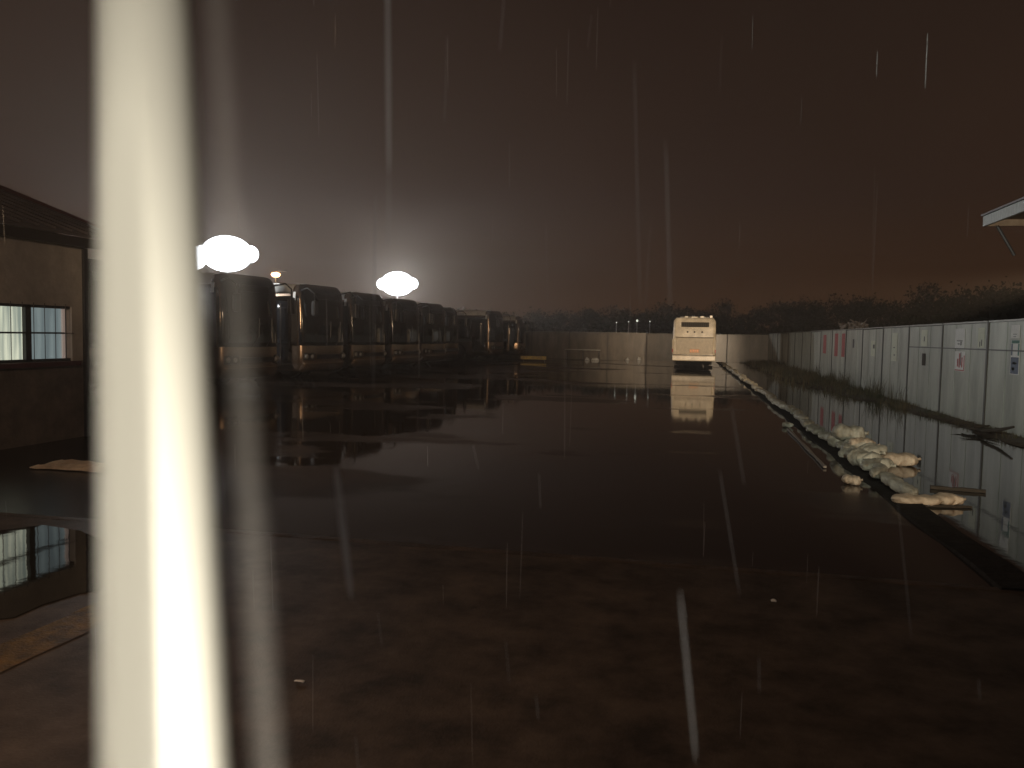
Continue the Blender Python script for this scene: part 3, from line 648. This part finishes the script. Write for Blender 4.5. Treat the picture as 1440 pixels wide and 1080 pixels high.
# ------------------------------------------------------------------ woodland beyond the walls
def woodland():
    b = MB(); rnd = random.Random(5)
    bw = MB()
    def tree(x, y, h):
        lean = rnd.uniform(-.3, .3)
        bw.tube([(x, y, 0), (x + lean * .3, y, h * .5), (x + lean, y, h * .92)], [.13, .08, .02], 6)
        n = int(340 + h * 100)
        nc = rnd.randint(7, 12); cl = []
        for _ in range(nc):
            zz = rnd.uniform(.30, .93) * h; rr = (h * .27) * (1.15 - abs(zz / h - .5) * 1.5)
            a = rnd.uniform(0, 6.28); cl.append((x + math.cos(a) * rr * rnd.random(), y + math.sin(a) * rr * rnd.random(), zz, rnd.uniform(.35, .75) * h * .16 + .2))
            bw.tube([(x + lean * zz / h, y, zz * .75), (cl[-1][0], cl[-1][1], zz)], [.03, .01], 4)
        for _ in range(rnd.randint(5, 9)):   # bare twigs sticking out of the top
            a = rnd.uniform(0, 6.28); q = rnd.uniform(.1, .9)
            bw.tube([(x + lean * .7, y, h * .7), (x + lean + math.cos(a) * q, y + math.sin(a) * q, h * rnd.uniform(.9, 1.08))], [.03, .008], 4)
        for _ in range(n):
            c = rnd.choice(cl); g = [rnd.gauss(0, .55) for _ in range(3)]
            p = Vector((c[0] + g[0] * c[3] * 1.5, c[1] + g[1] * c[3] * 1.5, c[2] + g[2] * c[3]))
            s = rnd.uniform(.07, .19); u = Vector([rnd.uniform(-1, 1) for _ in range(3)]).normalized(); v = u.cross(Vector([rnd.uniform(-1, 1) for _ in range(3)])).normalized()
            b.add([p - u * s, p + v * s * .6, p + u * s, p - v * s * .6], [(0, 1, 2, 3)])
    # hedge-like undergrowth and trees: belt behind the far wall, then along the right wall
    def prof(px):     # height of the treeline in the view, px above the horizon
        pts = [(600, 31), (745, 33), (860, 38), (960, 43), (1090, 50), (1180, 58), (1260, 68), (1300, 78), (1360, 76), (1440, 80), (1560, 84)]
        for (a, ha), (c, hc) in zip(pts, pts[1:]):
            if a <= px <= c: return ha + (hc - ha) * (px - a) / (c - a)
        return 80
    px = 640
    while px < 1560:
        for row in range(2):
            depth = (92 - row * 14) if px < 1080 else max(38, 92 - (px - 1080) * .12 - row * 12)
            hor = 476 + (px - 965) * .0175
            p = at(px, hor, depth)
            h = prof(px) / F * depth * rnd.uniform(.86, 1.20) * (1 if row == 0 else .82) + 1.68
            tree(p.x, p.y, h)
            px += rnd.uniform(6.5, 13) * (1 if px < 1080 else 1.15)
    o = MB(); o.add(b.v, b.f); o.add(bw.v, bw.f); o.open = True
    ob = o.build('woodland', 'leaf'); ob.data.materials.append(M['bark'])
    nb = len(b.f)
    for i, p in enumerate(ob.data.polygons):
        if i >= nb: p.material_index = 1
    tag(ob, 'dark belt of trees standing beyond the walls', None, None, 'stuff')
woodland()
# low scrub filling below the crowns
def scrub():
    b = MB(); b.open = True; rnd = random.Random(9)
    for _ in range(15000):
        t = rnd.random()
        if t < .55: x = rnd.uniform(-25, 10); y = rnd.uniform(63.5, 68)
        else: x = rnd.uniform(9, 14); y = rnd.uniform(20, 66)
        z = abs(rnd.gauss(0, 1.0)) + .2 + .5 * math.sin(x * .9 + y * .3); s = rnd.uniform(.12, .3)
        if z < .1: z = .2
        p = Vector((x, y, min(z, 2.7))); u = Vector([rnd.uniform(-1, 1) for _ in range(3)]).normalized(); v = u.cross(Vector([rnd.uniform(-1, 1) for _ in range(3)])).normalized()
        b.add([p - u * s, p + v * s * .6, p + u * s, p - v * s * .6], [(0, 1, 2, 3)])
    tag(b.build('scrub', 'leaf'), 'dark scrub growing outside the walls', None, None, 'stuff')
scrub()

# ------------------------------------------------------------------ weeds at the wall foot
def weeds():
    b = MB(); b.open = True; rnd = random.Random(3)
    def blade(x, y, h, wd):
        a = rnd.uniform(0, 6.28); l = rnd.uniform(0, .5) * h; dx, dy = math.cos(a), math.sin(a)
        p = [Vector((x, y, 0)), Vector((x + dx * l * .3, y + dy * l * .3, h * .55)), Vector((x + dx * l, y + dy * l, h))]
        wv = Vector((-dy, dx, 0)) * wd
        b.add([p[0] - wv, p[0] + wv, p[1] + wv * .8, p[1] - wv * .8, p[2]], [(0, 1, 2, 3), (3, 2, 4)])
    for _ in range(15000):
        y = 13.5 + 46 * rnd.random() ** .8
        dens = max(0, min(1, (y - 19) / 16)); wd = .22 + dens * 1.7
        x = 5.72 - abs(rnd.gauss(0, .45)) * wd
        if x < 3.9: continue
        patch = .5 + .5 * math.sin(y * 1.7 + 1.3 * math.sin(y * .6)) 
        h = rnd.uniform(.05, .16) + dens * rnd.uniform(0, .38) * (.4 + .6 * patch)
        if rnd.random() < .25 + .75 * patch: blade(x, y, h, .004 + .006 * dens)
    for _ in range(70):    # taller dry stalks against the panels
        y = rnd.choice([22.5, 24.8, 25.2, 29.6, 30.2, 33, 36]) + rnd.gauss(0, .35); x = 5.6 - rnd.random() * .3
        for k in range(6): blade(x + rnd.gauss(0, .06), y + rnd.gauss(0, .06), rnd.uniform(.3, .8), .006)
    tag(b.build('weeds', 'weed'), 'dry weeds and grass along the foot of the right wall', None, None, 'stuff')
weeds()

# ------------------------------------------------------------------ sandbags
def bag_mesh(seed, L=.56, W=.38, H=.18):
    rnd = random.Random(seed); b = MB(); nu, nv = 34, 20; ph = [rnd.uniform(0, 6.28) for _ in range(6)]
    vs = []; fs = []
    for i in range(nu + 1):
        u = -1 + 2 * i / nu; e = max(0.0, 1 - abs(u) ** 3.2) ** .5
        e = .16 + .84 * e if abs(u) < .999 else .10
        for k in range(nv):
            a = 2 * math.pi * k / nv; c, q = math.cos(a), math.sin(a)
            cc = math.copysign(abs(c) ** .75, c); qq = math.copysign(abs(q) ** .8, q)
            wob = 1 + .10 * math.sin(3 * u + ph[0] + a) + .07 * math.sin(5 * u + ph[1] - 2 * a) + .05 * math.sin(9 * u + 3 * a + ph[2]) + .055 * math.sin(15 * u + ph[3] + 1.5 * math.sin(2 * a)) * math.cos(4 * a + ph[5])
            wid = W / 2 * (e if abs(u) < .9 else max(e, .35)) * wob
            vs.append((u * L / 2 + .02 * math.sin(2 * a + ph[3]), cc * wid + .03 * math.sin(2.2 * u + ph[4]), H / 2 + max(-H / 2 + .0, qq * H / 2 * e * wob)))
    for i in range(nu):
        for k in range(nv): fs.append((i * nv + k, i * nv + (k + 1) % nv, (i + 1) * nv + (k + 1) % nv, (i + 1) * nv + k))
    fs += [tuple(range(nv)), tuple(nu * nv + k for k in range(nv))[::-1]]
    b.add(vs, fs)
    # tied neck
    b.tube([(L / 2 - .01, 0, H * .5), (L / 2 + .05, .01, H * .5), (L / 2 + .09, .02, H * .52)], [.03, .016, .026], 8)
    return b
bag_src = [bag_mesh(40 + i).build('sandbag', 'bag', smooth=True) for i in range(5)]
used = [False] * 5
def bag(loc, rz, label, group=None, v=0, sc=(1, 1, 1), m=None, tilt=0):
    o = bag_src[v]
    if used[v]:
        o = o.copy(); 
        if m: o.data = o.data.copy()
        C.objects.link(o)
    used[v] = True
    if m: o.data.materials[0] = M[m]
    o.location = loc; o.rotation_euler = (tilt, 0, rz); o.scale = sc; tag(o, label, 'sandbag', group); return o
y = 9.35; k = 0; rnd = random.Random(12)
while y < 56:
    far = max(0, (y - 12) / 40)
    cx = 2.33 + .05 * math.sin(y * 1.1) + (.05 if y < 12 else 0)
    bag((cx + rnd.uniform(-.02, .02), y, .045 + rnd.uniform(-.008, .01)), math.pi / 2 + rnd.uniform(-.32, .32) , 'pale sandbag in the long low row along the kerb, one of many alike', 'sandbags in a row along the kerb', k % 5,
        (rnd.uniform(1.15, 1.4), rnd.uniform(.40, .58), rnd.uniform(.55, .78)))
    y += rnd.uniform(.50, .60); k += 1
# the heap beyond the row
G = 'sandbags heaped in the flooded strip'
def gp(px, py, z=0.0): return ground(px, py, z)
heap = [(1183, 630, .0, .3, 1.25, 'broad sandbag at the far left of the heap, carrying the topmost one'),
        (1192, 633, .14, .1, 1.3, 'topmost pale sandbag of the heap'),
        (1205, 636, .0, -.4, 1.1, 'greyish sandbag in the middle of the heap behind a small rounded one'),
        (1192, 645, .0, .9, .72, 'small rounded sandbag at the front left of the heap'),
        (1212, 643, .09, -.3, 1.0, 'pinkish sandbag lying over the middle of the heap'),
        (1227, 650, .06, -1.0, 1.0, 'pointed sandbag leaning on the right side of the heap'),
        (1215, 658, .0, -.55, 1.2, 'long dull sandbag at the front of the heap'),
        (1236, 662, .0, -.6, .9, 'low dull sandbag at the right foot of the heap')]
for i, (px, py, z, rz, sc, lab) in enumerate(heap):
    p = gp(px, py); bag((p.x, p.y, z), rz, lab, G, i % 5, (sc * .62, sc * .82, sc * 1.08), m='bag_lit' if i in (4,) else None, tilt=(.25 if i == 5 else 0))
p = gp(1265, 653); bag((p.x, p.y, -.01), .2, 'single warm lit sandbag lying apart in water right of the heap', None, 2, (.78, 1.0, .95), 'bag_lit')
p = gp(1288, 709); bag((p.x, p.y, -.01), .15, 'long orange lit sandbag at the near end of the kerb row', None, 0, (.86, .7, .62), 'bag_lit')
p = gp(1333, 708); bag((p.x, p.y, -.01), .2, 'rounded orange lit sandbag touching the long one at the near end', None, 3, (.50, .65, .62), 'bag_lit')
p = gp(1197, 681); bag((p.x, p.y, .0), .1, 'small pale sandbag on the yard side of the kerb row', None, 1, (.35, .5, .6), 'bag_lit')
p = gp(1107, 601); bag((p.x, p.y, .0), .3, 'tiny pale bag beside the far part of the kerb row', None, 4, (.35, .5, .55), 'bag')
bag_left = [s for s, u in zip(bag_src, used) if not u]
for s in bag_left: bpy.data.objects.remove(s)

# planks and branches
def plank(name, a, c, wd, th, m, label, cat='plank'):
    a = Vector(a); c = Vector(c); d = c - a; L = d.length; b = MB(); n = 10; rnd = random.Random(int(L * 1000))
    rows = []
    for i in range(n + 1):
        x = L * i / n; t = wd * (.75 + .25 * math.sin(i * 1.3) + rnd.uniform(-.08, .08)); h = th * rnd.uniform(.8, 1.1)
        rows.append([(x, -t / 2, 0), (x, t / 2, 0), (x, t / 2 * .9, h), (x, -t / 2 * .9, h)])
    vs = [p for r_ in rows for p in r_]; fs = [(0, 1, 2, 3), tuple(n * 4 + k for k in (3, 2, 1, 0))]
    for i in range(n):
        for k in range(4): fs.append((i * 4 + k, i * 4 + (k + 1) % 4, (i + 1) * 4 + (k + 1) % 4, (i + 1) * 4 + k))
    b.add(vs, fs); o = b.build(name, m); o.location = a; o.rotation_euler = d.to_track_quat('X', 'Z').to_euler(); return tag(o, label, cat)
plank('plank', gp(1308, 687), gp(1386, 693), .07, .035, 'wood', 'dark floating plank in the flood water behind the orange lit bags')
plank('plank', gp(1262, 712), gp(1366, 714), .05, .02, 'wood', 'thin dark board lying under the two orange lit sandbags')
plank('plank', gp(1108, 604, .01), gp(1160, 658, .01), .05, .03, 'palewood', 'narrow pale board lying on the yard side of the kerb row')
def branches():
    b = MB(); rnd = random.Random(21); yb, zb = wall_y(1200, 461)
    for k in range(46):
        y0 = yb + rnd.uniform(-1.6, 2.6); a = rnd.uniform(-.6, .6); L = rnd.uniform(.4, 1.3)
        p = Vector((5.77 + rnd.uniform(-.12, .18), y0, WH + .06 + rnd.random() * .14)); pts = [p]
        for j in range(3):
            p = p + Vector((rnd.uniform(-.1, .1), L / 3 * math.cos(a) * rnd.choice([-1, 1, 1]), rnd.uniform(-.06, .10))); pts.append(Vector((p.x, p.y, max(p.z, WH + .06))))
        b.tube(pts, [.04, .03, .02, .008], 5)
    o = b.build('dead_branches', 'palewood'); tag(o, 'heap of dead branches lying over the top of the right wall', 'branches')
branches()
def twigs(center, n, L, label, seed, m='wood'):
    b = MB(); rnd = random.Random(seed)
    for k in range(n):
        a = rnd.uniform(0, 6.28); p = Vector(center) + Vector((rnd.gauss(0, .12), rnd.gauss(0, .3), .02 + rnd.random() * .06)); pts = [p]
        for j in range(3):
            a += rnd.uniform(-.5, .5); p = p + Vector((math.cos(a) * .5, math.sin(a), rnd.uniform(-.05, .12))) * L / 3; pts.append(Vector((min(p.x, 5.70), p.y, max(.02, p.z))))
        b.tube(pts, [.014, .011, .008, .003], 5)
    return tag(b.build('twig_heap', m), label, 'branches')
yw, _ = wall_y(1402, 608)
twigs((5.45, yw, .03), 34, .55, 'tangled dark twigs at the foot of the near wall panels', 4)
lg = MB().tube([(5.3, yw - .6, .10), (5.42, yw - 1.0, .16), (5.5, yw - 1.45, .27)], [.03, .035, .02], 8).build('stick', 'wood'); tag(lg, 'dark stick rising out of the tangled twigs by the near wall', 'stick')

# litter, yellow barrier, far debris
def litter(name, px, py, sx_, sy_, h, m, label, cat, seed, n=9):
    p = gp(px, py); b = MB(); rnd = random.Random(seed); rows = []
    for i in range(n + 1):
        row = []
        for j in range(n + 1):
            u, v = i / n - .5, j / n - .5; ed = max(0, 1 - (2 * max(abs(u), abs(v))) ** 2)
            row.append((u * sx_ * (1 + rnd.uniform(-.1, .1)), v * sy_ * (1 + rnd.uniform(-.15, .15)), .006 + h * ed * rnd.uniform(.35, 1)))
        rows.append(row)
    b.grid(rows); o = b.build(name, m, solid=.006); o.location = (p.x, p.y, .008); return tag(o, label, cat)
litter('crumpled_sheet', 116, 660, 1.2, .35, .10, 'bag_lit', 'crumpled pale plastic sheet lying before the left building', 'litter', 3)
litter('plastic_scrap', 421, 962, .045, .012, .006, 'paper', 'tiny white scrap on the dark asphalt at lower left', 'litter', 5, 4)
litter('plastic_scrap', 1088, 848, .032, .03, .012, 'roofw', 'bright white speck of litter on the asphalt at the right', 'litter', 6, 4)
for k, (px, w_, lab) in enumerate(((826, .35, 'crumpled white plastic bag at the far wall foot, leftmost'), (837, .6, 'widest crumpled white plastic bag at the far wall foot'), (882, .3, 'crumpled white plastic bag in the middle of the far wall foot'), (899, .3, 'upright white plastic bag at the far wall foot near the coach'))):
    litter('plastic_bag', px, 507, w_, .3, .38 if k == 3 else .26, 'roofw', lab, 'plastic bag', 30 + k, 5)
p = gp(750, 508.5)
root = empty('barrier', (p.x, p.y, 0)); tag(root, 'low yellow reflective barrier board beside the last coach', 'barrier')
MB().box((-.85, -.02, .14), (.85, .02, .36)).build('board', 'yellow', root, bevel=.008)
for s in (-.7, .7): MB().box((s - .04, -.12, 0), (s + .04, .12, .13)).build('foot', 'black', root)
p1 = gp(762, 509); root = empty('guard_rail', (p1.x + .3, 59.6, 0)); tag(root, 'low pale pipe rail against the far wall left of centre', 'rail')
MB().tube([(0, 0, .72), (2.6, 0, .70)], .035, 8).build('rail', 'roofw', root)
for s in (.1, 1.3, 2.5): MB().tube([(s, 0, 0), (s, 0, .68)], .03, 8).build('post', 'steel', root)

# ------------------------------------------------------------------ the pole close to the camera, far out of focus
def near_pole():
    a = at(205, 60, .24); c = at(229, 900, .187)
    d = (a - c); a2 = c + d * 3.2; c2 = c - d * ((c.z) / d.z) if d.z > 0 else c
    root = empty('metal_pole', (c2.x, c2.y, 0)); tag(root, 'glaring cream metal pole very close and out of focus, crossing the photo', 'pole')
    off = Vector((c2.x, c2.y, 0))
    MB().tube([c2 - off, c - off, a - off, a2 - off], [.0134] * 4, 28).build('shaft', 'polemetal', root, smooth=True)
    ccol = MB().tube([c2 - off, c2 - off + Vector((0, 0, .02))], [.05, .03], 24).build('foot_collar', 'steel', root, smooth=True)
near_pole()
def near_cord():
    a = at(309, 60, .20); c = at(372, 1000, .17); d = a - c; a2 = c + d * 3.0; c2 = c - d * (c.z / d.z)  # thin cord made wide and see-through to stand for its blur
    m = bpy.data.materials.new('see_through_cord'); m.use_nodes = True; n = m.node_tree; out = n.nodes['Material Output']; b = n.nodes['Principled BSDF']
    b.inputs['Base Color'].default_value = (.50, .46, .42, 1); b.inputs['Roughness'].default_value = .6; b.inputs['Specular IOR Level'].default_value = .1
    t = n.nodes.new('ShaderNodeBsdfTransparent'); mx = n.nodes.new('ShaderNodeMixShader'); mx.inputs[0].default_value = .038
    n.links.new(t.outputs[0], mx.inputs[1]); n.links.new(b.outputs[0], mx.inputs[2]); n.links.new(mx.outputs[0], out.inputs['Surface'])
    o = MB().tube([c2, c, a, a2], [.0033] * 4, 16).build('blurred_cord', m, smooth=True); tag(o, 'faint out of focus grey cord, drawn wide and see-through, just right of the glaring pole', 'tube')
near_cord()

# ------------------------------------------------------------------ falling rain: slender threads of water in the air
def rain():
    b = MB(); b.open = True; rnd = random.Random(17)
    def drop(p0, p1, r_):
        b.tube([p0, p0 + (p1 - p0) * .1, p0 + (p1 - p0) * .5, p0 + (p1 - p0) * .9, p1], [r_ * .2, r_ * .8, r_, r_ * .8, r_ * .2], 6, False)
    seen = [(545, -30, 547, 245, .95, .0042), (547, 245, 546, 350, .95, .0012), (528, 275, 525, 550, 1.5, .0017), (892, 85, 900, 430, 1.4, .0016), (936, 196, 943, 440, 1.2, .0019), (915, 318, 906, 440, 1.9, .0012), (768, 312, 770, 440, 1.9, .001),
            (1028, 568, 1047, 683, 1.4, .0012), (1012, 660, 1040, 836, 1.5, .0019), (472, 655, 494, 842, .9, .0070), (956, 830, 979, 1072, .75, .0027), (709, -10, 703, 72, 1.5, .0013), (629, 50, 625, 172, 1.8, .001),
            (1262, 700, 1282, 900, 1.8, .0009), (1067, 925, 1068, 975, 1.5, .001), (531, 860, 537, 908, 1.8, .001), (754, 978, 757, 1012, 1.5, .0013), (500, 1035, 504, 1085, 1.5, .0013), (665, 625, 673, 660, 2, .0013), (1015, 50, 1012, 130, 2.2, .0008), (832, 20, 826, 70, 2.2, .0008), (1376, 955, 1378, 985, 1.6, .001), (758, 665, 760, 715, 2.0, .0011), (711, 900, 716, 960, 1.6, .0008)]
    for (x0, y0, x1, y1, dep, r_) in seen: drop(at(x0, y0, dep * .6), at(x1, y1, dep * .606), r_ * .36)
    for _ in range(110):
        dep = rnd.uniform(1.8, 7); p = at(rnd.uniform(-300, 1740), rnd.uniform(-200, 1080), dep)
        L = rnd.uniform(.08, .3)
        if p.x > 1.2 and p.z > 2.6: continue
        if p.z - L < .05: continue
        drop(p, p + Vector((rnd.uniform(-.02, .03) * L, .02 * L, -L)), rnd.uniform(.0004, .0007))
    tag(b.build('falling_rain', 'rain', smooth=True), 'slender streaks of rain falling through the air', None, None, 'stuff')
rain()

# ------------------------------------------------------------------ rainy air
hz = MB().box((-75, -16, -1.05), (62, 128, 13.5)).build('haze', 'post')
hm = bpy.data.materials.new('rainy_air'); hm.use_nodes = True; hn = hm.node_tree; hn.nodes.clear()
ho = hn.nodes.new('ShaderNodeOutputMaterial'); hv = hn.nodes.new('ShaderNodeVolumePrincipled')
hv.inputs['Color'].default_value = (0.95, 0.88, 0.82, 1); hv.inputs['Density'].default_value = 0.0026; hv.inputs['Anisotropy'].default_value = 0.5
hn.links.new(hv.outputs[0], ho.inputs['Volume']); hz.data.materials[0] = hm
tag(hz, 'thin rainy haze filling the air of the yard', None, None, 'stuff')
